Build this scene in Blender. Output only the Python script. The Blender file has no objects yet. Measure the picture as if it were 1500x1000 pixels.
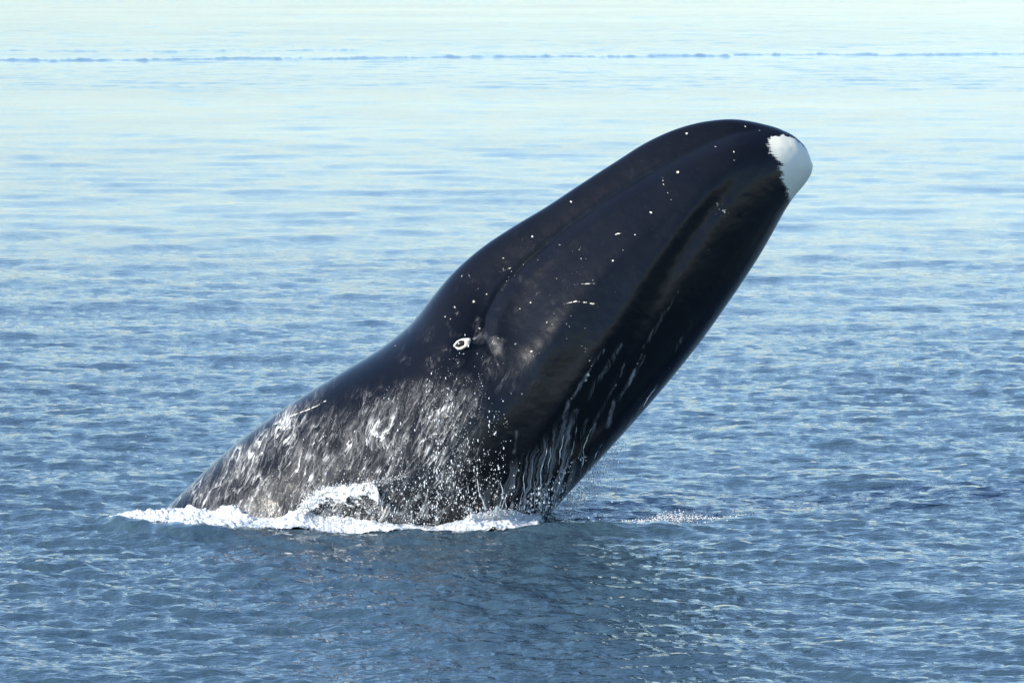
import bpy, math
import numpy as np

scene = bpy.context.scene
RNG = np.random.default_rng(7)

# ------------------------------------------------------------------ camera
FPX = 8000.0          # focal length in pixels of a 1500 px wide picture
DIST = 80.0           # metres from the whale to the ship's rail
HCAM = 8.15
PITCH = math.radians(4.0)
cam_d = bpy.data.cameras.new('camera')
cam = bpy.data.objects.new('camera', cam_d)
scene.collection.objects.link(cam)
cam.location = (0, -DIST, HCAM)
cam.rotation_euler = (math.radians(90) - PITCH, 0, 0)
cam_d.sensor_width = 36.0
cam_d.lens = FPX * 36.0 / 1500.0
cam_d.clip_start = 0.5
cam_d.clip_end = 60000
scene.camera = cam

# ------------------------------------------------------------------ sky and sun
SUN_EL, SUN_AZ = math.radians(26), math.radians(-118)   # azimuth from +Y, clockwise: behind the camera, to the left
world = bpy.data.worlds.new('World')
scene.world = world
world.use_nodes = True
wn = world.node_tree
sky = wn.nodes.new('ShaderNodeTexSky')
sky.sky_type = 'NISHITA'
sky.sun_disc = False
sky.sun_elevation = SUN_EL
sky.sun_rotation = SUN_AZ
sky.altitude = 0
sky.air_density = 1.0
sky.dust_density = 0.55
sky.ozone_density = 3.0
wn.nodes['Background'].inputs['Strength'].default_value = 0.15
tint = wn.nodes.new('ShaderNodeMix'); tint.data_type = 'RGBA'; tint.blend_type = 'MULTIPLY'   # the photograph's cool white balance
tint.inputs[0].default_value = 1.0
tint.inputs[7].default_value = (0.885, 0.94, 1.01, 1)
wn.links.new(sky.outputs[0], tint.inputs[6])
wn.links.new(tint.outputs[2], wn.nodes['Background'].inputs['Color'])
sun_d = bpy.data.lights.new('sun', 'SUN')
sun_d.energy = 3.9
sun_d.angle = math.radians(0.53)
sun_d.color = (1.0, 0.95, 0.86)
sun = bpy.data.objects.new('sun', sun_d)
scene.collection.objects.link(sun)
from mathutils import Vector
to_sun = Vector((math.sin(SUN_AZ) * math.cos(SUN_EL), math.cos(SUN_AZ) * math.cos(SUN_EL), math.sin(SUN_EL)))
sun.rotation_euler = to_sun.to_track_quat('Z', 'Y').to_euler()
sun.location = (-20, -30, 40)

scene.view_settings.view_transform = 'Standard'
scene.view_settings.look = 'None'
scene.view_settings.exposure = 0.78
scene.view_settings.gamma = 1.0
scene.view_settings.use_curve_mapping = False

# ------------------------------------------------------------------ helpers
def new_mesh(name, verts, quads=None, tris=None, smooth=True):
    me = bpy.data.meshes.new(name)
    v = np.asarray(verts, np.float32)
    nq = 0 if quads is None else len(quads)
    nt = 0 if tris is None else len(tris)
    parts = []
    if nq: parts.append(np.asarray(quads, np.int32).ravel())
    if nt: parts.append(np.asarray(tris, np.int32).ravel())
    loops = np.concatenate(parts)
    starts = np.concatenate([np.arange(nq, dtype=np.int32) * 4, nq * 4 + np.arange(nt, dtype=np.int32) * 3])
    me.vertices.add(len(v)); me.vertices.foreach_set('co', v.ravel())
    me.loops.add(len(loops)); me.loops.foreach_set('vertex_index', loops)
    me.polygons.add(nq + nt); me.polygons.foreach_set('loop_start', starts)
    me.polygons.foreach_set('use_smooth', np.full(nq + nt, smooth, bool))
    me.update(calc_edges=True)
    me.validate()
    return me

def link(name, me, mat, parent=None):
    o = bpy.data.objects.new(name, me)
    scene.collection.objects.link(o)
    if mat: me.materials.append(mat)
    if parent: o.parent = parent
    return o

def attr(me, name, arr, kind='FLOAT'):
    a = me.attributes.new(name, kind, 'POINT')
    a.data.foreach_set('value' if kind == 'FLOAT' else 'vector', np.asarray(arr, np.float32).ravel())

def grid_quads(nr, nc, wrap=False):
    i = np.arange(nr - 1)[:, None]; j = np.arange(nc if wrap else nc - 1)[None, :]
    j2 = (j + 1) % nc
    return np.stack([i * nc + j, i * nc + j2, (i + 1) * nc + j2, (i + 1) * nc + j], -1).reshape(-1, 4)

def smooth(a, b, x):
    t = np.clip((x - a) / (b - a), 0, 1)
    return t * t * (3 - 2 * t)

def vnoise(x, y, seed=0):
    """smooth value noise, -1..1"""
    r = np.random.default_rng(seed).uniform(-1, 1, (256, 256))
    xi = np.floor(x).astype(int); yi = np.floor(y).astype(int)
    fx = x - xi; fy = y - yi
    fx = fx * fx * (3 - 2 * fx); fy = fy * fy * (3 - 2 * fy)
    g = lambda a, b: r[a & 255, b & 255]
    return ((g(xi, yi) * (1 - fx) + g(xi + 1, yi) * fx) * (1 - fy)
            + (g(xi, yi + 1) * (1 - fx) + g(xi + 1, yi + 1) * fx) * fy)

def fbm(x, y, seed=0, oct=4):
    s = 0; a = 1; n = 0
    for k in range(oct):
        s = s + a * vnoise(x * 2 ** k + 17 * k, y * 2 ** k + 31 * k, seed + k); n += a; a *= .5
    return s / n

def hermite(xs, ys, q):
    """cubic Hermite through (xs, ys) with monotone-ish tangents"""
    xs = np.asarray(xs, float); ys = np.asarray(ys, float)
    h = np.diff(xs); dl = np.diff(ys) / h
    m = np.empty_like(ys)
    m[1:-1] = (dl[:-1] * h[1:] + dl[1:] * h[:-1]) / (h[1:] + h[:-1])
    m[0] = dl[0]; m[-1] = dl[-1]
    i = np.clip(np.searchsorted(xs, q) - 1, 0, len(xs) - 2)
    t = (q - xs[i]) / h[i]
    return ((1 + 2 * t) * (1 - t) ** 2 * ys[i] + t * (1 - t) ** 2 * h[i] * m[i]
            + t * t * (3 - 2 * t) * ys[i + 1] + t * t * (t - 1) * h[i] * m[i + 1])

# whale side view drawn on a 1500 x 1000 sheet -> the vertical plane y = 0 through the whale's spine
CP, SP = math.cos(PITCH), math.sin(PITCH)
def sheet(px, py):
    rx = (np.asarray(px, float) - 750) / FPX; ry = (500 - np.asarray(py, float)) / FPX
    dy = CP + ry * SP; dz = -SP + ry * CP
    s = DIST / dy
    return rx * s, HCAM + dz * s

def X(px): return sheet(px, 752)[0]

# ------------------------------------------------------------------ node helper
class NT:
    def __init__(self, name):
        self.m = bpy.data.materials.new(name); self.m.use_nodes = True
        self.t = self.m.node_tree
        self.b = self.t.nodes['Principled BSDF']
        self.out = self.t.nodes['Material Output']
    def n(self, typ, **kw):
        nd = self.t.nodes.new(typ)
        for k, v in kw.items():
            if k.startswith('_'): setattr(nd, k[1:], v)
        return nd
    def put(self, sock, v):
        if isinstance(v, bpy.types.NodeSocket): self.t.links.new(v, sock)
        elif v is not None: sock.default_value = v
    def attr(self, name):
        nd = self.n('ShaderNodeAttribute', _attribute_name=name); return nd
    def math(self, op, a, b=None, c=None, clamp=False):
        nd = self.n('ShaderNodeMath', _operation=op, _use_clamp=clamp)
        for i, v in enumerate((a, b, c)):
            if v is not None: self.put(nd.inputs[i], v)
        return nd.outputs[0]
    def ramp(self, v, lo, hi, a=0., b=1., smooth=True):
        nd = self.n('ShaderNodeMapRange', _interpolation_type='SMOOTHSTEP' if smooth else 'LINEAR')
        for i, q in enumerate((v, lo, hi, a, b)): self.put(nd.inputs[i], q)
        return nd.outputs[0]
    def noise(self, vec, scale, detail=4, rough=.55, dist=0.):
        nd = self.n('ShaderNodeTexNoise')
        self.put(nd.inputs['Vector'], vec); self.put(nd.inputs['Scale'], scale)
        self.put(nd.inputs['Detail'], detail); self.put(nd.inputs['Roughness'], rough); self.put(nd.inputs['Distortion'], dist)
        return nd.outputs[0]
    def mapping(self, vec, scale=(1, 1, 1), rot=(0, 0, 0), loc=(0, 0, 0)):
        nd = self.n('ShaderNodeMapping')
        self.put(nd.inputs['Vector'], vec)
        nd.inputs['Scale'].default_value = scale; nd.inputs['Rotation'].default_value = rot; nd.inputs['Location'].default_value = loc
        return nd.outputs[0]
    def mix(self, f, a, b):
        nd = self.n('ShaderNodeMix', _data_type='RGBA')
        self.put(nd.inputs[0], f); self.put(nd.inputs[6], a); self.put(nd.inputs[7], b)
        return nd.outputs[2]
    def bump(self, h, strength=1., dist=.01, normal=None):
        nd = self.n('ShaderNodeBump')
        self.put(nd.inputs['Height'], h); self.put(nd.inputs['Strength'], strength); self.put(nd.inputs['Distance'], dist)
        if normal: self.put(nd.inputs['Normal'], normal)
        return nd.outputs[0]
    def set(self, **kw):
        for k, v in kw.items(): self.put(self.b.inputs[k.replace('_', ' ')], v)

def C(r, g, b): return (r, g, b, 1.0)

# ------------------------------------------------------------------ materials
def mat_sea():
    s = NT('sea_water')
    geo = s.n('ShaderNodeNewGeometry')
    chop = s.attr('chop').outputs['Fac']
    p = geo.outputs['Position']
    n1 = s.noise(s.mapping(p, (2.6, 5.2, 0)), 1.0, 3, .6, .4)
    n2 = s.noise(s.mapping(p, (8., 15., 0)), 1.0, 2, .5, .3)
    h = s.math('ADD', s.math('MULTIPLY', n1, .050), s.math('MULTIPLY', n2, .010))
    h = s.math('MULTIPLY', h, chop)
    nb = s.bump(h, 1.0, 1.0)
    s.set(Base_Color=C(.042, .078, .104), Roughness=.05, IOR=1.33, Normal=nb)
    s.b.inputs['Specular IOR Level'].default_value = .5
    return s.m

def mat_skin():
    s = NT('whale_skin')
    geo = s.n('ShaderNodeNewGeometry')
    side = s.attr('side').outputs['Vector']          # metres on the whale's side view
    film = s.attr('film').outputs['Fac']             # where foamy water is still running off
    veil = s.attr('veil').outputs['Fac']             # thin streams along the jaw
    white = s.attr('white').outputs['Fac']           # white chin, scars, barnacle spots
    # skin colour
    big = s.noise(geo.outputs['Position'], 1.3, 4)
    fine = s.noise(geo.outputs['Position'], 22, 3)
    skin = s.mix(s.ramp(big, .35, .7), C(.0036, .0042, .0068), C(.0055, .0058, .0078))
    skin = s.mix(s.math('MULTIPLY', s.ramp(fine, .64, .76), .3), skin, C(.03, .028, .026))
    # draining water: scalloped, drawn out along the fall line
    warp = s.n('ShaderNodeVectorMath', _operation='MULTIPLY_ADD')
    nw = s.n('ShaderNodeTexNoise'); s.put(nw.inputs['Vector'], side); nw.inputs['Scale'].default_value = 2.2; nw.inputs['Detail'].default_value = 3
    s.put(warp.inputs[0], nw.outputs['Color']); warp.inputs[1].default_value = (.28, .5, 0); s.put(warp.inputs[2], side)
    flow = s.mapping(s.mapping(warp.outputs[0], (1, 1, 1), (0, 0, .42)), (5.0, .9, 1))
    a = s.noise(flow, 1.0, 5, .62, .25)
    ridge = s.math('SUBTRACT', 1.0, s.math('MULTIPLY', s.math('ABSOLUTE', s.math('SUBTRACT', a, .5)), 14.0), clamp=True)
    flow2 = s.mapping(s.mapping(warp.outputs[0], (1, 1, 1), (0, 0, .32)), (11.0, 1.8, 1), (0, 0, 0), (3, 7, 0))
    b2 = s.noise(flow2, 1.0, 4, .6, .2)
    ridge2 = s.math('SUBTRACT', 1.0, s.math('MULTIPLY', s.math('ABSOLUTE', s.math('SUBTRACT', b2, .52)), 16.0), clamp=True)
    patch = s.ramp(s.noise(side, 1.7, 4, .6), .38, .66)
    speck = s.ramp(s.noise(side, 42, 3, .7), .57, .70)
    # lobes of water sliding down: a thick bright lower rim that thins out upwards
    def lobes(scale, lean, k, seed, nsc, amp):
        co = s.mapping(s.mapping(side, (1, 1, 1), (0, 0, lean)), scale, (0, 0, 0), (seed, seed * 2.3, 0))
        sep = s.n('ShaderNodeSeparateXYZ'); s.put(sep.inputs[0], co)
        nn = s.noise(co, nsc, 4, .55, .3)
        h = s.math('ADD', s.math('MULTIPLY', sep.outputs[1], k), s.math('MULTIPLY', nn, amp))
        fr = s.math('FRACT', h)
        return s.math('MULTIPLY', s.math('POWER', s.math('SUBTRACT', 1.0, fr), 9.0), s.ramp(fr, 0, .03))
    l1 = lobes((3.6, .85, 1), .50, 1.0, 1.7, 1.0, 6.0)
    l2 = lobes((7.0, 1.3, 1), .36, 1.2, 5.2, 1.0, 5.0)
    gaps = s.ramp(s.noise(side, 3.5, 4, .6), .40, .62)
    film_w = s.math('MULTIPLY', film, s.math('ADD', .35, s.math('MULTIPLY', patch, .75)))
    lace = s.math('ADD', s.math('MULTIPLY', s.math('MULTIPLY', l1, gaps), 1.7), s.math('MULTIPLY', l2, .50))
    lace = s.math('ADD', lace, s.math('MULTIPLY', ridge2, .13))
    lace = s.math('ADD', lace, s.math('MULTIPLY', speck, .34))
    sheet_ = s.math('MULTIPLY', s.ramp(a, .46, .66), .10)
    lace = s.math('ADD', s.math('ADD', lace, sheet_), .03)
    fmask = s.ramp(s.math('MULTIPLY', film_w, lace), .0, .95, 0., 1., False)
    fmask = s.math('POWER', fmask, 1.3)
    # narrow vertical streams
    vv = s.mapping(s.mapping(warp.outputs[0], (1, 1, 1), (0, 0, .22)), (15., .7, 1))
    vn = s.noise(vv, 1.0, 5, .68, .15)
    vmask = s.math('MULTIPLY', veil, s.math('ADD', s.ramp(vn, .44, .70), s.math('MULTIPLY', speck, .25)), clamp=True)
    col = s.mix(fmask, skin, C(.74, .73, .70))
    col = s.mix(s.math('MULTIPLY', vmask, .85), col, C(.60, .63, .64))
    edge = s.noise(s.mapping(geo.outputs['Position'], (22, 22, 60)), 1.0, 5, .75)
    wm = s.ramp(s.math('ADD', white, s.math('MULTIPLY', s.math('SUBTRACT', edge, .5), 1.7)), .38, .62)
    cream = s.mix(s.noise(geo.outputs['Position'], 7, 4), C(.78, .74, .59), C(.88, .84, .70))
    col = s.mix(wm, col, cream)
    rough = s.ramp(s.noise(geo.outputs['Position'], 30, 3), .3, .7, .20, .24)
    rough = s.math('ADD', rough, s.math('MULTIPLY', s.math('ADD', fmask, wm, clamp=True), .3))
    hb = s.math('ADD', s.math('MULTIPLY', s.noise(geo.outputs['Position'], 16, 4, .6), .0018),
                s.math('MULTIPLY', s.math('ADD', fmask, vmask), .016))
    nb = s.bump(hb, 1.0, 1.0)
    s.set(Base_Color=col, Roughness=rough, IOR=1.4, Normal=nb)
    s.b.inputs['Specular IOR Level'].default_value = .42
    return s.m

def mat_foam():
    s = NT('sea_foam')
    geo = s.n('ShaderNodeNewGeometry')
    n = s.noise(geo.outputs['Position'], 18, 5, .65)
    n2 = s.noise(geo.outputs['Position'], 60, 3, .65)
    thin = s.math('MULTIPLY', s.ramp(s.noise(s.mapping(geo.outputs['Position'], (3.5, 2.0, 6)), 1.0, 5, .68), .46, .64), s.attr('thin').outputs['Fac'])
    white = s.mix(n, C(.64, .67, .68), C(.84, .84, .82))
    s.set(Base_Color=s.mix(thin, white, C(.30, .38, .42)), Roughness=.5, Alpha=s.ramp(s.math('SUBTRACT', s.math('ADD', s.noise(s.mapping(geo.outputs['Position'], (6, 6, 12)), 1.0, 6, .7), .30), s.math('MULTIPLY', s.attr('ragged').outputs['Fac'], .62)), .40, .52),
          Normal=s.bump(s.math('ADD', s.math('MULTIPLY', n, .025), s.math('MULTIPLY', n2, .008)), 1.0, 1.0))
    s.b.inputs['Subsurface Weight'].default_value = .25
    s.b.inputs['Subsurface Radius'].default_value = (.05, .06, .06)
    s.b.inputs['Subsurface Scale'].default_value = 1.0
    return s.m

def mat_drop():
    s = NT('spray_drop')
    s.set(Base_Color=C(.80, .83, .84), Roughness=.18, IOR=1.33)
    s.b.inputs['Subsurface Weight'].default_value = .3
    s.b.inputs['Subsurface Radius'].default_value = (.02, .02, .02)
    return s.m

def simple(name, col, rough):
    s = NT(name)
    geo = s.n('ShaderNodeNewGeometry')
    n = s.noise(geo.outputs['Position'], 40, 3)
    s.set(Base_Color=s.mix(n, C(*[c * .8 for c in col]), C(*col)), Roughness=rough)
    return s.m

M_SEA, M_SKIN, M_FOAM, M_DROP = mat_sea(), mat_skin(), mat_foam(), mat_drop()
M_LID = simple('eyelid_white', (.66, .64, .56), .4)
M_EYE = simple('eye_dark', (.02, .017, .015), .12)

# ------------------------------------------------------------------ whale body (one loft)
# dorsal point, ventral point (side-view sheet), half width, mouth-line u, ridge u, strength of the lip and the ridge
ST = [
    # dx   dy    vx    vy    w    ul    ur   lip  ridge
    (-760, 1560, -740, 1575, 1.9, .20, .55, 0, 0),
    (-690, 1520, -665, 1545, 2.1, .20, .55, 0, 0),
    (-600, 1450, -555, 1500, 1.0, .20, .55, 0, 0),
    (-500, 1360, -420, 1450, .38, .20, .55, 0, 0),
    (-320, 1220, -170, 1370, .60, .20, .55, 0, 0),
    (-120, 1070,  100, 1270, 1.10, .22, .60, 0, 0),
    (  60,  918,  330, 1160, 1.55, .22, .65, 0, 0),
    ( 170,  813,  470, 1075, 1.75, .23, .70, 0, 0),
    ( 255,  733,  565, 1000, 1.85, .24, .74, 0, 0),
    ( 335,  658,  640,  930, 1.90, .25, .76, 0, 0),
    ( 420,  595,  700,  868, 1.90, .26, .77, 0, .1),
    ( 500,  545,  750,  816, 1.85, .27, .77, 0, .25),
    ( 560,  508,  790,  770, 1.80, .28, .77, 0, .45),
    ( 602,  473,  828,  727, 1.74, .29, .765, .05, .7),
    ( 632,  436,  862,  690, 1.68, .29, .75, .35, .9),
    ( 664,  399,  897,  652, 1.62, .28, .73, .8, 1),
    ( 704,  364,  935,  610, 1.54, .24, .70, 1, 1),
    ( 750,  333,  973,  566, 1.45, .20, .66, 1, 1),
    ( 800,  303, 1005,  527, 1.35, .165, .61, 1, 1),
    ( 850,  270, 1035,  488, 1.25, .15, .56, 1, 1),
    ( 900,  238, 1064,  447, 1.14, .145, .52, 1, 1),
    ( 950,  207, 1090,  409, 1.02, .14, .48, 1, 1),
    (1000,  186, 1115,  370, .90, .14, .45, 1, .9),
    (1040,  177, 1134,  337, .79, .13, .42, .9, .7),
    (1080,  175, 1150,  308, .66, .10, .40, .7, .4),
    (1115,  181, 1164,  287, .53, .08, .40, .5, .2),
    (1145,  190, 1176,  273, .40, .06, .40, .3, 0),
    (1168,  203, 1184,  262, .28, .05, .40, .1, 0),
    (1182,  219, 1189,  252, .16, .05, .40, 0, 0),
    (1190,  240, 1191,  242, .012, .05, .40, 0, 0),
]
ST = np.array(ST, float)
mid = (ST[:, 0:2] + ST[:, 2:4]) / 2
tt = np.concatenate([[0], np.cumsum(np.hypot(*np.diff(mid, axis=0).T))])
vis0 = tt[6]
tq = np.concatenate([np.linspace(0, vis0, 60)[:-1], np.linspace(vis0, tt[-1] - 30, 620)[:-1],
                     tt[-1] - 30 * (1 - np.linspace(0, 1, 60)) ** 1.6])
S = np.stack([hermite(tt, ST[:, k], tq) for k in range(9)], 1)
S[:, 4] = np.maximum(S[:, 4], .008)
NN, NF = 330, 90
phi = np.concatenate([np.linspace(0, math.pi, NN), -np.linspace(0, math.pi, NF)[1:-1][::-1]])
near = np.concatenate([np.ones(NN, bool), np.zeros(NF - 2, bool)])
U = (1 - np.cos(phi)) / 2
u = np.broadcast_to(U, (len(tq), len(U)))
w, ul, ur, lip, rdg = [S[:, k][:, None] for k in (4, 5, 6, 7, 8)]
# peak of the girth lies below the middle on the head (the bowed lower lip), in the middle on the trunk
up = .5 + .04 * rdg
g = np.where(u < up, .5 * u / up, .5 + .5 * (u - up) / (1 - up))
base = np.sqrt(np.clip(1 - (2 * g - 1) ** 2, 0, 1))
depth = w * base
step = smooth(-.06, .26, u - ul)
depth = depth * (1 - lip * .44 * (1 - step))                 # rostrum narrower than the lips
depth += 0 * lip * np.exp(-((u - ul - .10) / .09) ** 2) # rolled edge of the lip
depth -= 0 * lip * np.exp(-((u - ul + .012) / .016) ** 2)         # mouth line
rdg = rdg * smooth(1120, 930, S[:, 0] + 40)[:, None]
depth += rdg * .05 * np.exp(-((u - ur + .03) / .06) ** 2)    # lower border of the lip
depth -= rdg * .05 * np.exp(-((u - ur - .07) / .06) ** 2)    # hollow towards the throat
px = S[:, 0][:, None] * (1 - u) + S[:, 2][:, None] * u
py = S[:, 1][:, None] * (1 - u) + S[:, 3][:, None] * u
lipline = [(1125, 188), (1080, 194), (1040, 207), (970, 242), (900, 284), (830, 333), (770, 383), (732, 424), (714, 458), (712, 486), (724, 512)]
ld = np.full(px.shape, 1e9); lsg = np.ones(px.shape)
for (x0, y0), (x1, y1) in zip(lipline[:-1], lipline[1:]):
    L_ = math.hypot(x1 - x0, y1 - y0)
    t_ = np.clip(((px - x0) * (x1 - x0) + (py - y0) * (y1 - y0)) / L_ ** 2, 0, 1)
    dd = np.hypot(px - x0 - t_ * (x1 - x0), py - y0 - t_ * (y1 - y0))
    cr = (x1 - x0) * (py - y0) - (y1 - y0) * (px - x0)
    lsg = np.where(dd < ld, np.sign(-cr), lsg); ld = np.minimum(ld, dd)
lsd = ld * lsg
lend = smooth(1135, 1060, px) * smooth(540, 485, py)
depth += lend * np.clip(base * 2.5, 0, 1) * (.115 * smooth(-3, 19, lsd) * np.exp(-np.maximum(lsd, 0) / 60) - .035 * np.exp(-((lsd + 2) / 4.5) ** 2))
# corner of the mouth, brow above the eye, flipper shoulder
def blob(cx, cy, rx, ry, rot=0.):
    c, s_ = math.cos(rot), math.sin(rot)
    a = ((px - cx) * c + (py - cy) * s_) / rx; b = (-(px - cx) * s_ + (py - cy) * c) / ry
    return np.exp(-(a * a + b * b))
depth -= .03 * blob(700, 490, 13, 42, .15)
depth += .04 * blob(735, 455, 24, 42, .5)
depth += .06 * blob(672, 488, 34, 16, -.4)
depth -= .04 * blob(676, 495, 13, 9, -.4)
depth += .14 * blob(590, 700, 60, 45, -.3)
depth += .014 * fbm(px / 60, py / 60, 5, 4) * np.clip(base * 2, 0, 1) + .0025 * fbm(px / 9, py / 9, 9, 3) * np.clip(base * 2, 0, 1)
sx, sz = sheet(px, py)
yy = np.where(near[None, :], -depth, depth)
verts = np.stack([sx, yy, sz], -1).reshape(-1, 3)
nr, nc = px.shape
q = grid_quads(nr, nc, wrap=True)
capA = len(verts); verts = np.vstack([verts, [verts[:nc].mean(0)], [verts[-nc:].mean(0)]])
j = np.arange(nc)
tri = np.vstack([np.stack([np.full(nc, capA), (j + 1) % nc, j], 1),
                 np.stack([np.full(nc, capA + 1), (nr - 1) * nc + j, (nr - 1) * nc + (j + 1) % nc], 1)])
me = new_mesh('body', verts, q, tri)

# marks that belong to the skin, in side-view sheet coordinates
def seg_dist(pts):
    d = np.full(px.shape, 1e9); al = np.zeros(px.shape); tot = 0
    for (x0, y0), (x1, y1) in zip(pts[:-1], pts[1:]):
        L = math.hypot(x1 - x0, y1 - y0)
        t = np.clip(((px - x0) * (x1 - x0) + (py - y0) * (y1 - y0)) / L ** 2, 0, 1)
        dd = np.hypot(px - x0 - t * (x1 - x0), py - y0 - t * (y1 - y0))
        al = np.where(dd < d, tot + t * L, al); d = np.minimum(d, dd); tot += L
    return d, al / max(tot, 1e-6)

white = np.zeros(px.shape)
# chin patch: everything beyond a ragged border
bx = np.interp(py, [185, 198, 205, 215, 226, 238, 250, 262, 275, 290, 300], [1196, 1128, 1122, 1126, 1130, 1141, 1142, 1144, 1149, 1155, 1158])
rag = 5 * fbm(px / 22, py / 5, 41, 4)
chin = smooth(-13, 13, px - bx + rag) * smooth(-2.5, 3, py - np.interp(px, [1115, 1130, 1145, 1160, 1175, 1192], [203, 199, 197, 201, 212, 236]) + 2.5 * fbm(px / 6, py / 6, 44, 2))
white = np.maximum(white, chin)
def mark(pts, wd, amt, fade=True, broken=0.):
    global white
    d, al = seg_dist(pts)
    m = amt * smooth(wd + 1.2, wd - .8, d)
    if broken: m = m * smooth(-.2 + broken * .5, .25 + broken * .5, fbm(px / 5, py / 5, int(pts[0][0]), 3))
    white = np.maximum(white, m)
mark([(838, 410), (850, 408), (872, 407)], .45, .64, broken=-.4)
mark([(818, 438), (830, 435), (843, 432), (869, 436)], .7, .74, broken=-.5)
mark([(480, 580), (462, 590), (440, 599), (420, 607)], .5, .72, broken=-.5)
mark([(968, 257), (970, 268)], .5, .62)
mark([(690, 424), (704, 418)], .5, .52, broken=.1)
mark([(735, 394), (748, 389)], .5, .55)
mark([(846, 362), (868, 342)], .7, .45, broken=.2)
mark([(900, 338), (908, 336)], .8, .6)
for cx, cy, r, a_ in ((1005, 195, 3, 1), (990, 249, 2.5, .9), (1046, 212, 2.2, .8), (1073, 220, 1.8, .7), (1073, 232, 1.8, .6), (1090, 184, 2, .8),
                      (951, 307, 2.4, .9), (928, 338, 2, .8), (911, 360, 2, .8), (920, 233, 2, .6), (780, 343, 2.6, .8), (677, 402, 2, .8),
                      (695, 437, 3.2, .55), (713, 426, 2, .6), (667, 445, 3, .5), (767, 371, 2, .7), (737, 376, 2.5, .6), (934, 321, 1.6, .5),
                      (980, 277, 1.5, .5), (895, 375, 2.3, .7), (661, 462, 2, .5), (580, 503, 2.4, .6), (1112, 190, 2.2, .6), (703, 474, 2, .6),
                      (860, 537, 4.5, .75), (857, 545, 3.5, .65), (835, 571, 3.5, .6), (822, 595, 3, .6), (807, 499, 2, .5), (755, 494, 2, .5)):
    white = np.maximum(white, min(a_, .8) * smooth(r * .55 + 1.2, r * .55 - .9, np.hypot(px - cx, (py - cy)) + 1.2 * vnoise(px / 3, py / 3, 6)))
mk = np.random.default_rng(11)
for k in range(34):     # chin scratches
    a_ = mk.uniform(0, 6.28); r_ = mk.uniform(5, 17)
    cx, cy = 1053 + r_ * .7 * math.cos(a_), 306 + r_ * math.sin(a_)
    if k < 15: mark([(cx, cy), (cx + mk.uniform(-4, 4), cy + mk.uniform(-5, 2))], .7, mk.uniform(.35, .6))
for k in range(70):    # scattered spots, gathered behind the mouth and on the cheek
    zone = k % 3
    if zone == 0: cx, cy = mk.normal(740, 60), mk.normal(400, 45)
    elif zone == 1: cx, cy = mk.normal(830, 45), mk.normal(455, 28)
    else: cx, cy = mk.uniform(680, 1050), mk.uniform(250, 560)
    d = np.hypot(px - cx, (py - cy) * mk.uniform(.6, 1.2)); r = mk.uniform(.6, 1.7)
    white = np.maximum(white, mk.uniform(.35, .62) * smooth(r + 1.2, r - .8, d))

# foamy water draining off the trunk
film = smooth(735, 655, px + 16 * fbm(px / 25, py / 25, 3, 3) + .10 * (py - 600))
dors = np.interp(px, [150, 245, 330, 420, 500, 560, 640, 720], [800, 712, 625, 572, 572, 560, 532, 520])
film *= smooth(-6, 46, py - dors + 22 * fbm(px / 40, py / 40, 8, 3))
film = np.maximum(film, .9 * 0)
film_hi = 1.8 * np.exp(-((px - 395) / 55) ** 2 - ((py - (1010 - .955 * px + 6)) / 14) ** 2)
film *= .75 + .35 * np.exp(-((px - 600) / 110) ** 2 - ((py - 620) / 80) ** 2)
film = film + film_hi
film = film * 1.3
film = np.maximum(film, .25 * blob(735, 535, 40, 22, .2))
film = np.maximum(film, .45 * smooth(.1, .5, fbm(px / 14, py / 14, 77, 3)) * blob(690, 480, 150, 45, -.7))
# streams falling along the lower border of the lip
veil = smooth(-16, 14, (py - (1195 - .72 * px)) * .8) * smooth(-12, 30, py - np.interp(px, [700, 760, 800, 830, 850], [700, 660, 625, 585, 600])) * smooth(700, 730, px) * smooth(850, 815, px)
veil *= .45 + .55 * smooth(-.3, .4, fbm(px / 20, py / 120, 61, 3))
for pts, wd, a_ in (([(940, 512), (922, 548), (898, 581), (888, 617)], 2.2, .95), ([(907, 495), (886, 530), (866, 556), (863, 572)], 2.6, .8),
                    ([(880, 503), (859, 536), (835, 572), (820, 600)], 1.6, .6), ([(990, 420), (940, 500)], 1.4, .35),
                    ([(870, 610), (852, 650), (848, 690)], 3, .55), ([(843, 590), (833, 640), (815, 690), (805, 745)], 2, 1),
                    ([(858, 606), (848, 632)], 2.5, .5), ([(757, 618), (754, 647)], 1, .3), ([(1010, 470), (985, 510)], 1.2, .3),
                    ([(960, 560), (905, 640)], 1.6, .35), ([(915, 520), (880, 590), (850, 640)], 1.5, .4),
                    ([(700, 680), (712, 730), (718, 770)], 3, .7), ([(732, 690), (742, 740), (745, 775)], 4, .8), ([(768, 670), (770, 720), (782, 770)], 3, .8)):
    d, al = seg_dist(pts)
    veil = np.maximum(veil, .85 * a_ * smooth(wd + 2.0, wd - 1.5, d + 2.5 * fbm(px / 7, py / 12, 62, 3)))
pad = np.zeros(2)
cat = lambda a: np.concatenate([a.ravel(), pad])
attr(me, 'white', cat(white)); attr(me, 'film', cat(film)); attr(me, 'veil', cat(veil))
attr(me, 'side', np.vstack([np.stack([px / 100, -py / 100, np.zeros_like(px)], -1).reshape(-1, 3), np.zeros((2, 3))]), 'FLOAT_VECTOR')

whale = bpy.data.objects.new('bowhead_whale', None)
scene.collection.objects.link(whale)
whale['label'] = 'black bowhead whale breaching out of the sea, white chin, eye showing'
whale['category'] = 'whale'
body = link('body', me, M_SKIN, whale)

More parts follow.
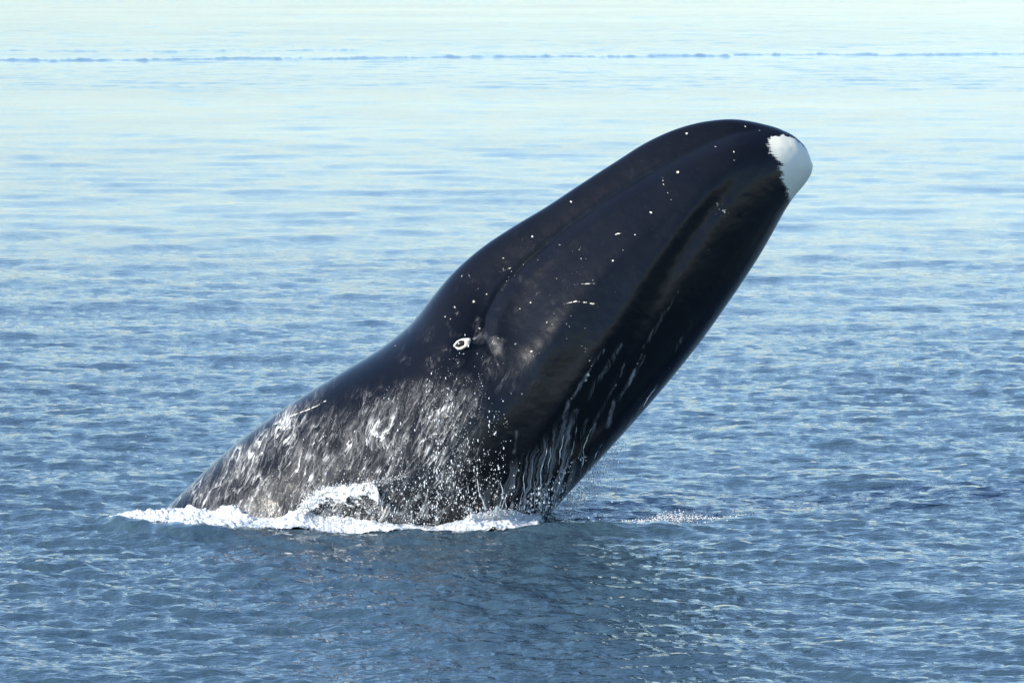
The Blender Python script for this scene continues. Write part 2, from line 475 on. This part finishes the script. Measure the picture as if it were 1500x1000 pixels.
# depth of the near flank at a sheet point
GD = np.full((800, 700), np.nan)
_i = np.clip((px[:, :NN].ravel() / 2).astype(int), 0, 799); _j = np.clip((py[:, :NN].ravel() / 2).astype(int), 0, 699)
_o = np.argsort(depth[:, :NN].ravel()); GD[_i[_o], _j[_o]] = depth[:, :NN].ravel()[_o]
def flank(x, y):
    i, k = int(np.clip(x / 2, 1, 798)), int(np.clip(y / 2, 1, 698))
    w_ = GD[i - 1:i + 2, k - 1:k + 2]
    return float(np.nanmax(w_)) if np.isfinite(w_).any() else .0

# eye: white ring of the lids round a dark eyeball
def lathe_ring(R, r, nseg=40, nring=12, sx=1., sy=1.):
    a = np.linspace(0, 2 * math.pi, nseg, endpoint=False)[:, None]; b = np.linspace(0, 2 * math.pi, nring, endpoint=False)[None, :]
    rr = r * (.85 + .35 * np.sin(a + 2.2) + .16 * np.sin(a * 3 + 1) + .08 * np.sin(a * 7)); RR = R * (1 + .06 * np.sin(a * 2 + .6) + .05 * np.sin(5 * a))
    v = np.stack([(RR + rr * np.cos(b)) * np.cos(a) * sx, -rr * np.sin(b) * .7, (RR + rr * np.cos(b)) * np.sin(a) * sy], -1).reshape(-1, 3)
    i = np.arange(nseg)[:, None]; k = np.arange(nring)[None, :]
    qd = np.stack([i * nring + k, ((i + 1) % nseg) * nring + k, ((i + 1) % nseg) * nring + (k + 1) % nring, i * nring + (k + 1) % nring], -1).reshape(-1, 4)
    return v, qd
ex, ez = sheet(677, 495); ey = -flank(677, 495)
v, qd = lathe_ring(.080, .034, sx=1.22, sy=.72)
lid = link('eyelid', new_mesh('eyelid', v, qd[:, ::-1]), M_LID, whale)
lid.location = (ex, ey - .045, ez); lid.rotation_euler = (math.radians(8), math.radians(-22), math.radians(-12))
lid['label'] = 'white ring of skin round the eye'
a = np.linspace(0, math.pi, 14)[:, None]; b = np.linspace(0, 2 * math.pi, 24, endpoint=False)[None, :]
v = np.stack([.085 * 1.1 * np.sin(a) * np.cos(b), -.06 * np.cos(a) + 0 * b, .085 * .65 * np.sin(a) * np.sin(b)], -1).reshape(-1, 3)
eye = link('eyeball', new_mesh('eyeball', v, grid_quads(14, 24, True)), M_EYE, whale)
eye.location = (ex, ey - .01, ez); eye.rotation_euler = lid.rotation_euler

# where the near flank meets the water, by x
band = np.abs(sz[:, :NN]) < .012
wx, wy = sx[:, :NN][band], -depth[:, :NN][band]
o_ = np.argsort(wx); wx, wy = wx[o_], wy[o_]
gx = np.linspace(wx.min(), wx.max(), 200)
gy = np.array([wy[np.abs(wx - g_) < .06].min() if (np.abs(wx - g_) < .06).any() else np.nan for g_ in gx])
ok = ~np.isnan(gy); gx, gy = gx[ok], gy[ok]
def yfront(x): return np.interp(x, gx, gy)
def y_out(x): return np.interp(x, [-6.02, -5.85, -5.5, -4.9, -3., -1.5, -.6, .62, 3.], [-.9, -1.25, -1.9, -2.5, -2.65, -2.6, -2.6, -2.4, -2.1])   # outer edge of the foam
print('waterline', gx[0], gx[-1], gy.min())

# ------------------------------------------------------------------ sea
def wave_field(N, L, seed, wind, lam_peak, lam_min, spread):
    r = np.random.default_rng(seed)
    k1 = np.fft.fftfreq(N, L / N) * 2 * math.pi
    kx, ky = np.meshgrid(k1, k1, indexing='ij')
    k = np.hypot(kx, ky); k[0, 0] = 1e-6
    kp = 2 * math.pi / lam_peak
    ct = (kx * math.cos(wind) + ky * math.sin(wind)) / k
    P = np.exp(-1.1 * (kp / k) ** 2) / k ** 3.6 * (np.abs(ct) ** spread + .05) * np.exp(-(k * lam_min / (2 * math.pi)) ** 2)
    P[0, 0] = 0
    A = np.sqrt(P) * (r.normal(size=(N, N)) + 1j * r.normal(size=(N, N)))
    return A, kx, ky, k
N0, L0 = 2048, 58.0
A, kx, ky, kk = wave_field(N0, L0, 3, math.radians(85), 1.25, .10, 2.4)
sl = np.sqrt(np.mean(np.fft.ifft2(A * 1j * kx).real ** 2 + np.fft.ifft2(A * 1j * ky).real ** 2))
A *= .26 / sl
LEV = []
for lv, cut in enumerate((0, .35, .9, 2.2, 5.0)):
    B = A * np.exp(-(kk * cut / 5.0) ** 2)
    LEV.append([np.fft.ifft2(B).real.astype(np.float32), np.fft.ifft2(-1j * kx / kk * B).real.astype(np.float32), np.fft.ifft2(-1j * ky / kk * B).real.astype(np.float32)])
CELLS = np.array([.06, .30, .9, 2.2, 5.0])
def bil(F, x, y, N0=N0, L0=L0):
    fx = (x / L0 * N0) % N0; fy = (y / L0 * N0) % N0
    i = np.floor(fx).astype(np.int32); j_ = np.floor(fy).astype(np.int32); a = (fx - i).astype(np.float32); b = (fy - j_).astype(np.float32)
    i %= N0; j_ %= N0; i2 = (i + 1) % N0; j2 = (j_ + 1) % N0
    return (F[i, j_] * (1 - a) + F[i2, j_] * a) * (1 - b) + (F[i, j2] * (1 - a) + F[i2, j2] * a) * b

# low broad undulation of the water, random, much longer than the wind ripples
N1, L1 = 1024, 420.0
A1, kx1, ky1, kk1 = wave_field(N1, L1, 12, math.radians(84), 9.0, 2.0, .8)
sl1 = np.sqrt(np.mean(np.fft.ifft2(A1 * 1j * kx1).real ** 2 + np.fft.ifft2(A1 * 1j * ky1).real ** 2))
SW = np.fft.ifft2(A1 * .042 / sl1).real.astype(np.float32)
# polar sheet about the ship, fine where the picture looks, running past the horizon
hp = np.concatenate([np.linspace(1130, 190, 660)[:-1], np.linspace(190, 30, 380)])                        # picture rows below the horizon
r_vis = HCAM * FPX / hp
rad = np.concatenate([np.geomspace(.5, r_vis[0], 40)[:-1], r_vis, np.geomspace(r_vis[-1], 45000, 40)[1:]])
half = math.radians(6.6)
th = np.concatenate([np.linspace(-math.pi, -half, 50)[:-1], np.linspace(-half, half, 720), np.linspace(half, math.pi, 50)[1:-1]])
R, T = np.meshgrid(rad, th, indexing='ij')
gx0 = R * np.sin(T); gy0 = R * np.cos(T) - DIST
dr = np.gradient(rad)[:, None]; dth = np.abs(np.gradient(th))[None, :]
cell = np.maximum(dr * .45, R * dth)
# breeze patches: ruffled round the whale, slick further out
band_n = fbm(gx0 / 60 + 3, gy0 / 22, 21, 4)
far = smooth(98, 180, R * (1 + .22 * band_n))
patch = np.clip(1 - far * .58 + .22 * fbm(gx0 / 9, gy0 / 16, 25, 3) * (1 - .4 * far), .08, 1.3)
patch *= 1 + .5 * far * fbm(gx0 / 120, gy0 / 45, 29, 4)
patch *= 1 + .35 * smooth(-9, -4, gx0) * smooth(6, 1, gx0) * smooth(-16, -9, gy0) * smooth(1, -2, gy0)
rx_, ry_ = math.cos(.12), math.sin(.12)
qx = gx0 * rx_ - gy0 * ry_; qy = gx0 * ry_ + gy0 * rx_
H = np.zeros_like(R); DX = np.zeros_like(R); DY = np.zeros_like(R)
lev = np.interp(cell, CELLS, np.arange(5))
for l_ in range(5):
    wgt = np.clip(1 - np.abs(lev - l_), 0, 1)
    m = wgt > 0
    for F, dst in zip(LEV[l_], (H, DX, DY)):
        dst[m] += wgt[m] * bil(F, qx[m], qy[m])
fade = patch * smooth(3000, 900, R) * smooth(20, 1.5, cell)
H *= fade; DX *= fade * .8; DY *= fade * .8
wx_ = DX * rx_ + DY * ry_; wy_ = -DX * ry_ + DY * rx_
H += bil(SW, gx0 * .98 + gy0 * .2, gy0 * .98 - gx0 * .2, N1, L1) * (1 - .3 * smooth(160, 300, R)) * smooth(1800, 700, R) * smooth(9, 3, R * dth)
# old wake fronts far out: low steps in the water
def front(row_l, row_r, height, width, seed, x0=-1e9, x1=1e9):
    px_ = np.clip(gx0 / (R + .01) * FPX + 750, -400, 1900)
    row = row_l + (row_r - row_l) * px_ / 1500.0 + 1.6 * fbm(px_ / 170, 0 * px_ + seed, 71 + seed, 3) + 1.0 * fbm(px_ / 14, 0 * px_ + seed, 171 + seed, 3)
    r0 = HCAM * FPX / (row + 60)
    d = (R - r0) / width
    cut = smooth(x0 - 90, x0 + 90, px_) * smooth(x1 + 90, x1 - 90, px_)
    return height * np.exp(-d * d) * cut * (np.cos(T) > .8) * (.85 + .4 * fbm(px_ / 11, 0 * px_, seed, 3))
H += front(74, 70, .13, 1.3, 1, -500, 560) + front(88, 78, .21, 1.4, 2) + front(2, 0, .3, 9, 3) + front(204, 200, .03, 1.2, 4, -400, 900)
H += front(20, 26, .10, 5, 5, 300, 1900)
# water heaped along the whale's flank and the dip behind it
yf = yfront(gx0)
along = smooth(-7.6, -5.4, gx0) * smooth(4.6, .6, gx0)
yfl = np.where(gx0 < gx[0], gy[0] - .25 * (gx[0] - gx0) * 0, yf)
yo = y_out(gx0) - .35
H += .05 * along * np.exp(-((gy0 - yo) / .45) ** 2)
H += .05 * smooth(-6.9, -5.9, gx0) * smooth(-3.4, -4.6, gx0) * np.exp(-((gy0 - yo) / .28) ** 2)
H += .12 * smooth(-.2, .8, gx0) * smooth(3.9, 1.4, gx0) * np.exp(-((gy0 + 2.3 - .12 * gx0) / .34) ** 2)
H += .17 * np.exp(-((gx0 + 6.85) / .65) ** 2 - ((gy0 + .5 + .3 * (gx0 + 6.9)) / .34) ** 2)
near_w = along * np.exp(-((gy0 - (yfl - 1.1)) / 1.6) ** 2)
sv = np.stack([gx0 + wx_, gy0 + wy_, H], -1).reshape(-1, 3)
ns, ms = R.shape
sq = grid_quads(ns, ms, wrap=True)
sv = np.vstack([sv, [[0, -DIST, 0]]])
jj = np.arange(ms)
st = np.stack([np.full(ms, ns * ms), (jj + 1) % ms, jj], 1)
sme = new_mesh('sea', sv, sq[:, ::-1], st[:, ::-1])
attr(sme, 'chop', np.append((np.clip(patch, 0, 1.9) * smooth(6000, 1500, R)).ravel(), 1.0))
sea = link('sea', sme, M_SEA)
sea['kind'] = 'structure'

def sea_h(x, y):
    r = np.hypot(x, y + DIST); t = np.arctan2(x, y + DIST)
    i = np.clip(np.searchsorted(rad, r), 0, len(rad) - 1); k_ = np.clip(np.searchsorted(th, t), 0, len(th) - 1)
    return H[i, k_]

# ------------------------------------------------------------------ foam and spray
_t = (1 + 5 ** .5) / 2
ICO = np.array([(-1, _t, 0), (1, _t, 0), (-1, -_t, 0), (1, -_t, 0), (0, -1, _t), (0, 1, _t), (0, -1, -_t), (0, 1, -_t), (_t, 0, -1), (_t, 0, 1), (-_t, 0, -1), (-_t, 0, 1)], float)
ICO /= np.linalg.norm(ICO[0])
ICOF = np.array([(0, 11, 5), (0, 5, 1), (0, 1, 7), (0, 7, 10), (0, 10, 11), (1, 5, 9), (5, 11, 4), (11, 10, 2), (10, 7, 6), (7, 1, 8), (3, 9, 4), (3, 4, 2), (3, 2, 6), (3, 6, 8), (3, 8, 9), (4, 9, 5), (2, 4, 11), (6, 2, 10), (8, 6, 7), (9, 8, 1)])
def drops(cent, rad_, stretch=1.0, seed=0, jitter=.25):
    r = np.random.default_rng(seed)
    cent = np.asarray(cent); n = len(cent)
    q4 = r.normal(size=(n, 4)); q4 /= np.linalg.norm(q4, axis=1)[:, None]
    w_, x_, y_, z_ = q4.T
    Rm = np.stack([1 - 2 * (y_ * y_ + z_ * z_), 2 * (x_ * y_ - w_ * z_), 2 * (x_ * z_ + w_ * y_), 2 * (x_ * y_ + w_ * z_), 1 - 2 * (x_ * x_ + z_ * z_), 2 * (y_ * z_ - w_ * x_),
                   2 * (x_ * z_ - w_ * y_), 2 * (y_ * z_ + w_ * x_), 1 - 2 * (x_ * x_ + y_ * y_)], 1).reshape(n, 3, 3)
    v = np.einsum('nij,vj->nvi', Rm, ICO) * (1 + r.uniform(-jitter, jitter, (n, 12, 1)))
    sc = np.stack([np.ones(n), np.ones(n), np.broadcast_to(stretch, (n,))], 1)
    v = v * sc[:, None, :] * np.asarray(rad_)[:, None, None] + cent[:, None, :]
    f = ICOF[None] + 12 * np.arange(n)[:, None, None]
    return v.reshape(-1, 3), f.reshape(-1, 3)
def stuff(name, v, f, mat, label, cat_, quads=None):
    o = link(name, new_mesh(name, v, quads, f), mat)
    o['kind'] = 'stuff'; o['label'] = label; o['category'] = cat_
    return o

# streams of water running off the lip and dropping clear of the throat
def stream(pts, r0, seed):
    P = np.array(pts, float); r_ = np.random.default_rng(seed)
    sL = np.concatenate([[0], np.cumsum(np.hypot(*np.diff(P, axis=0).T))]); n = max(8, int(sL[-1] / 2.2)); qv = np.linspace(0, sL[-1], n)
    ax = hermite(sL, P[:, 0], qv) + 3.0 * fbm(qv / 18, qv * 0 + seed, seed, 3); ay = hermite(sL, P[:, 1], qv)
    x, z = sheet(ax, ay); y = np.array([-flank(a_, min(b_, 775)) for a_, b_ in zip(ax, ay)]) - .03 - .05 * np.linspace(0, 1, n)
    rad_ = r0 * np.clip(.75 + 2.2 * fbm(qv / 10, qv * 0 + 3, seed + 5, 3), .04, 1.8) * np.sin(np.linspace(.25, math.pi - .2, n)) ** .5
    b_ = np.linspace(0, 2 * math.pi, 7, endpoint=False)
    v_ = np.stack([x[:, None] + rad_[:, None] * np.cos(b_), y[:, None] + rad_[:, None] * np.sin(b_), z[:, None] + 0 * b_], -1).reshape(-1, 3)
    return v_, grid_quads(n, 7, True)
vs, qs, off = [], [], 0
rw = np.random.default_rng(31)
lines = [[(843, 600), (838, 640), (822, 690), (806, 745)], [(868, 610), (855, 645), (850, 690)],
         [(768, 670), (770, 715), (783, 768)], [(733, 690), (741, 735), (744, 770)], [(700, 684), (708, 720), (716, 765)], [(800, 640), (792, 690), (795, 760)],
         [(960, 560), (935, 600)], [(880, 640), (868, 672)]]
for k in range(12):
    ax = rw.uniform(735, 838); ay = 1255 - .78 * ax + rw.uniform(0, 70); L_ = rw.uniform(14, 75)
    lines.append([(ax, ay), (ax - L_ * .10, ay + L_ * .5), (ax - L_ * .14, min(ay + L_, 772))])
for k, l_ in enumerate(lines):
    if l_[-1][1] - l_[0][1] < 12: continue
    v, qd = stream(l_, .0045 if k < 9 else rw.uniform(.002, .004), k)
    vs.append(v); qs.append(qd + off); off += len(v)
stuff('water_streams', np.vstack(vs), None, M_DROP, 'thin streams of water running off the whale\'s lower lip', 'water streams', quads=np.vstack(qs))

# foam collar: lumpy sheet lying against the flank
fx = np.linspace(X(148), X(812), 640); fv = np.linspace(0, 1, 90)
FX, FV = np.meshgrid(fx, fv, indexing='ij')
pxs = FX * 100 + 750
hgt = np.interp(pxs, [148, 180, 230, 270, 300, 345, 365, 385, 410, 430, 450, 500, 560, 600, 615, 640, 660, 690, 720, 745, 765, 790, 812],
                     [.05, .13, .22, .28, .31, .29, .22, .14, .14, .26, .36, .26, .24, .12, .05, .06, .14, .28, .40, .36, .2, .12, .02])
wid = np.interp(pxs, [148, 200, 300, 450, 600, 640, 700, 780, 812], [.25, .7, 1.15, 1.25, 1.1, .75, 1.0, .8, .3])
n_a = fbm(FX * 3.2, FV * 3.0, 51, 4); n_b = fbm(FX * 11, FV * 9, 55, 4)
yfo = yfront(FX)
left = smooth(X(262), X(235), FX)
yb = yfo + .15 - .45 * left
FY = yb + FV * (y_out(FX) - yb) * (1 + .05 * fbm(FX * 2.2, FX * 0, 57, 4))
prof = np.interp(FV, [0, .10, .3, .6, .85, 1], [1., .92, .55, .26, .09, -.10])
FZ = sea_h(FX, FY) * .8 + hgt * prof * (.75 + .5 * n_a) + .03 * (np.abs(n_b) * 1.6 - .25) * smooth(1.0, .85, FV) * np.clip(hgt * 6, 0, 1) + .012 * fbm(FX * 24, FV * 40, 59, 3)
FZ -= .25 * smooth(.93, 1.0, FV + .1 * n_b) + .3 * smooth(X(165), X(148), FX) + .3 * smooth(X(795), X(812), FX)
foam_thin = .25 + .75 * smooth(.55, .95, FV + .25 * n_a) + .8 * np.exp(-((pxs - 395) / 22) ** 2)
foam = stuff('sea_foam', np.stack([FX, FY, FZ], -1).reshape(-1, 3), None, M_FOAM,
             'churned white foam along the whale\'s flank at the waterline', 'foam', quads=grid_quads(640, 90)[:, ::-1])

attr(foam.data, 'thin', np.clip(foam_thin, 0, 1).ravel())
rag_ = np.clip(smooth(.62, 1.0, FV) + .9 * smooth(.10, .0, FV) + smooth(X(230), X(150), FX) * .5 + smooth(X(770), X(812), FX) + .5 * np.exp(-((pxs - 630) / 20) ** 2), 0, 1.3)
attr(foam.data, 'ragged', rag_.ravel())

# sheet of torn water thrown up along the flank
def water_sheet(name, top, bottom, label, off=.10, seed=0, nu=150, nv=60):
    T_ = np.array(top, float); B_ = np.array(bottom, float)
    uu_ = np.linspace(0, 1, nu)
    tx = hermite(np.linspace(0, 1, len(T_)), T_[:, 0], uu_); ty = hermite(np.linspace(0, 1, len(T_)), T_[:, 1], uu_)
    bx_ = hermite(np.linspace(0, 1, len(B_)), B_[:, 0], uu_); by_ = hermite(np.linspace(0, 1, len(B_)), B_[:, 1], uu_)
    ty = ty - 3 - 7 * np.abs(fbm(uu_ * 14, uu_ * 0 + seed, 91 + seed, 3))
    V_ = np.linspace(0, 1, nv)[None, :]
    ax = tx[:, None] * (1 - V_) + bx_[:, None] * V_ + 3 * fbm(uu_[:, None] * 9 + 0 * V_, V_ * 5 + 0 * uu_[:, None], 93 + seed, 3)
    ay = ty[:, None] * (1 - V_) + by_[:, None] * V_
    x, z = sheet(ax, ay)
    fl = np.array([[max(flank(a_, min(b_, 772)), .3) for a_, b_ in zip(ra, rb)] for ra, rb in zip(ax, ay)])
    y = -fl - off - .25 * V_ - .06 * fbm(uu_[:, None] * 16 + 0 * V_, V_ * 7 + 0 * uu_[:, None], 95 + seed, 3)
    o = stuff(name, np.stack([x, y, z], -1).reshape(-1, 3), None, M_FOAM, label, 'splash', quads=grid_quads(nu, nv)[:, ::-1])
    edge_ = np.minimum(uu_, 1 - uu_)[:, None]
    rg = np.interp(V_, [0, .04, .2, .38, .7, 1], [.70, .40, .44, .78, .82, .5]) + .35 * smooth(.05, 0, edge_) + 0 * uu_[:, None]
    attr(o.data, 'ragged', np.clip(rg, 0, 1.3).ravel()); attr(o.data, 'thin', np.full(nu * nv, .3))
    return o
water_sheet('water_sheet', [(437, 762), (446, 733), (463, 711), (488, 700), (518, 697), (548, 690), (562, 706), (566, 745)],
            [(440, 772), (448, 772), (465, 772), (488, 772), (515, 772), (540, 772), (560, 772), (568, 772)], 'torn white sheet of water arching up against the whale\'s flank', .08, 0)
water_sheet('water_sheet', [(668, 768), (682, 752), (692, 738), (704, 748), (716, 738), (728, 730), (740, 742), (752, 734), (764, 752), (790, 764)],
            [(668, 776), (682, 776), (694, 776), (706, 776), (717, 776), (728, 776), (740, 776), (752, 776), (764, 776), (790, 776)], 'low torn sheet of white water below the dripping jaw', .12, 5)

# splash: arcs of broken water thrown up against the flank
rs = np.random.default_rng(23)
cent, rr = [], []
def arc(pts, n, width, r0, r1, yoff):
    n = int(n * 2.6); r0 *= .25; r1 *= .34
    P = np.array(pts, float); s = np.concatenate([[0], np.cumsum(np.hypot(*np.diff(P, axis=0).T))]); qv = rs.uniform(0, s[-1], n)
    ax = hermite(s, P[:, 0], qv) + rs.normal(0, width, n); ay = hermite(s, P[:, 1], qv) + rs.normal(0, width, n)
    x, z = sheet(ax, ay)
    for a_, b_, c_, d_ in zip(x, z, ax, ay):
        cent.append((a_, -max(flank(c_, min(d_, 770)), .3) - yoff * .7 - abs(rs.normal(0, .06)), b_)); rr.append(rs.uniform(r0, r1) * rs.uniform(.4, 1))
arc([(436, 765), (446, 735), (462, 712), (485, 700), (515, 697), (550, 690)], 420, 4.5, .010, .045, .05)
arc([(440, 760), (450, 730), (470, 712)], 200, 4.5, .015, .05, .10)
arc([(450, 760), (470, 740), (500, 742), (530, 752), (560, 765)], 170, 5, .010, .035, .10)
arc([(520, 697), (540, 715), (552, 740), (565, 765)], 170, 3, .008, .025, .05)
arc([(540, 690), (556, 706), (562, 730), (560, 755)], 120, 2.5, .008, .022, .05)
arc([(468, 715), (480, 730), (492, 750)], 90, 3, .008, .02, .05)
arc([(495, 705), (505, 728), (500, 750)], 90, 3, .008, .02, .05)
arc([(548, 690), (575, 682), (600, 676)], 120, 3, .008, .028, .03)
arc([(575, 735), (590, 730), (598, 738)], 40, 2, .008, .02, .04)
arc([(690, 765), (700, 752), (715, 745), (728, 738), (738, 745), (745, 765)], 520, 7, .012, .045, .15)
arc([(690, 760), (694, 745), (691, 728)], 60, 1.5, .008, .026, .15)
arc([(715, 750), (724, 736), (727, 726)], 50, 1.5, .008, .026, .15)
arc([(738, 750), (748, 738), (751, 722)], 45, 1.2, .008, .022, .15)
arc([(728, 745), (732, 735)], 60, 2.5, .008, .025, .15)
arc([(740, 770), (765, 766), (800, 768)], 260, 6, .010, .035, .12)
arc([(585, 768), (615, 772), (650, 770), (690, 768)], 260, 5, .010, .03, .2)
v, f = drops(cent, rr, 1.15, 5)
stuff('splash', v, f, M_FOAM, 'white splash of broken water thrown up against the whale', 'splash')

# drops falling in front of the skin
cent, rr = [], []
def spray(cx, cy, sx_, sy_, n, r0, r1, off, lim=None):
    for _ in range(n):
        if _ % 7 == 0: c0, c1, cs = rs.normal(cx, sx_), rs.normal(cy, sy_), rs.uniform(2, 16)
        ax, ay = rs.normal(c0, cs * .6), rs.normal(c1, cs)
        if ay > 772 or (lim and not lim(ax, ay)): continue
        x, z = sheet(ax, ay)
        cent.append((x, -flank(ax, ay) - off - rs.exponential(.12), z)); rr.append(.48 * (r0 + (r1 - r0) * rs.power(.22) * 1.25))
spray(672, 640, 30, 55, 700, .005, .016, .02)
spray(660, 700, 40, 50, 1000, .005, .018, .03)
spray(640, 740, 60, 22, 800, .005, .017, .05)
spray(778, 720, 36, 40, 2200, .005, .019, .03, lim=lambda a, b: b > 1330 - .80 * a)
spray(520, 720, 50, 26, 700, .005, .016, .08)
spray(600, 610, 60, 45, 70, .004, .012, .02)
spray(470, 660, 80, 50, 110, .004, .010, .02)
spray(800, 420, 90, 70, 40, .004, .009, .01)
v, f = drops(cent, rr, np.random.default_rng(3).uniform(1, 3.2, len(rr)), 6)
stuff('water_drops', v, f, M_DROP, 'scattered drops of water falling in front of the dark flank', 'water drops')

# mist off the throat, over open water
cent, rr = [], []
for _ in range(2600):
    t_ = rs.uniform(0, 1) ** .7
    ax = 905 - 110 * t_ + rs.exponential(14) * (.4 + t_); ay = 640 + 128 * t_ + rs.normal(0, 6) + rs.exponential(6)
    if ay > 775: continue
    x, z = sheet(ax, ay); cent.append((x, rs.normal(-.3, .35), z)); rr.append(.003 + .008 * rs.power(.3))
v, f = drops(cent, rr, 1.6, 8)
stuff('mist', v, f, M_DROP, 'fine spray dripping from the throat over open water', 'spray')

# broken water beyond the throat
cent, rr = [], []
for _ in range(1300):
    ax = rs.normal(985, 46); xx = (ax - 750) / 100
    yy_ = rs.normal(-.65, .28) + (ax - 985) * .006
    zz = abs(rs.normal(0, .05)) * np.exp(-((ax - 985) / 50) ** 2)
    cent.append((xx, yy_, float(sea_h(np.array(xx), np.array(yy_))) + zz)); rr.append(rs.uniform(.004, .014))
v, f = drops(cent, rr, .8, 9)
stuff('ripple_foam', v, f, M_FOAM, 'thin broken foam on the ripples beyond the throat', 'foam')
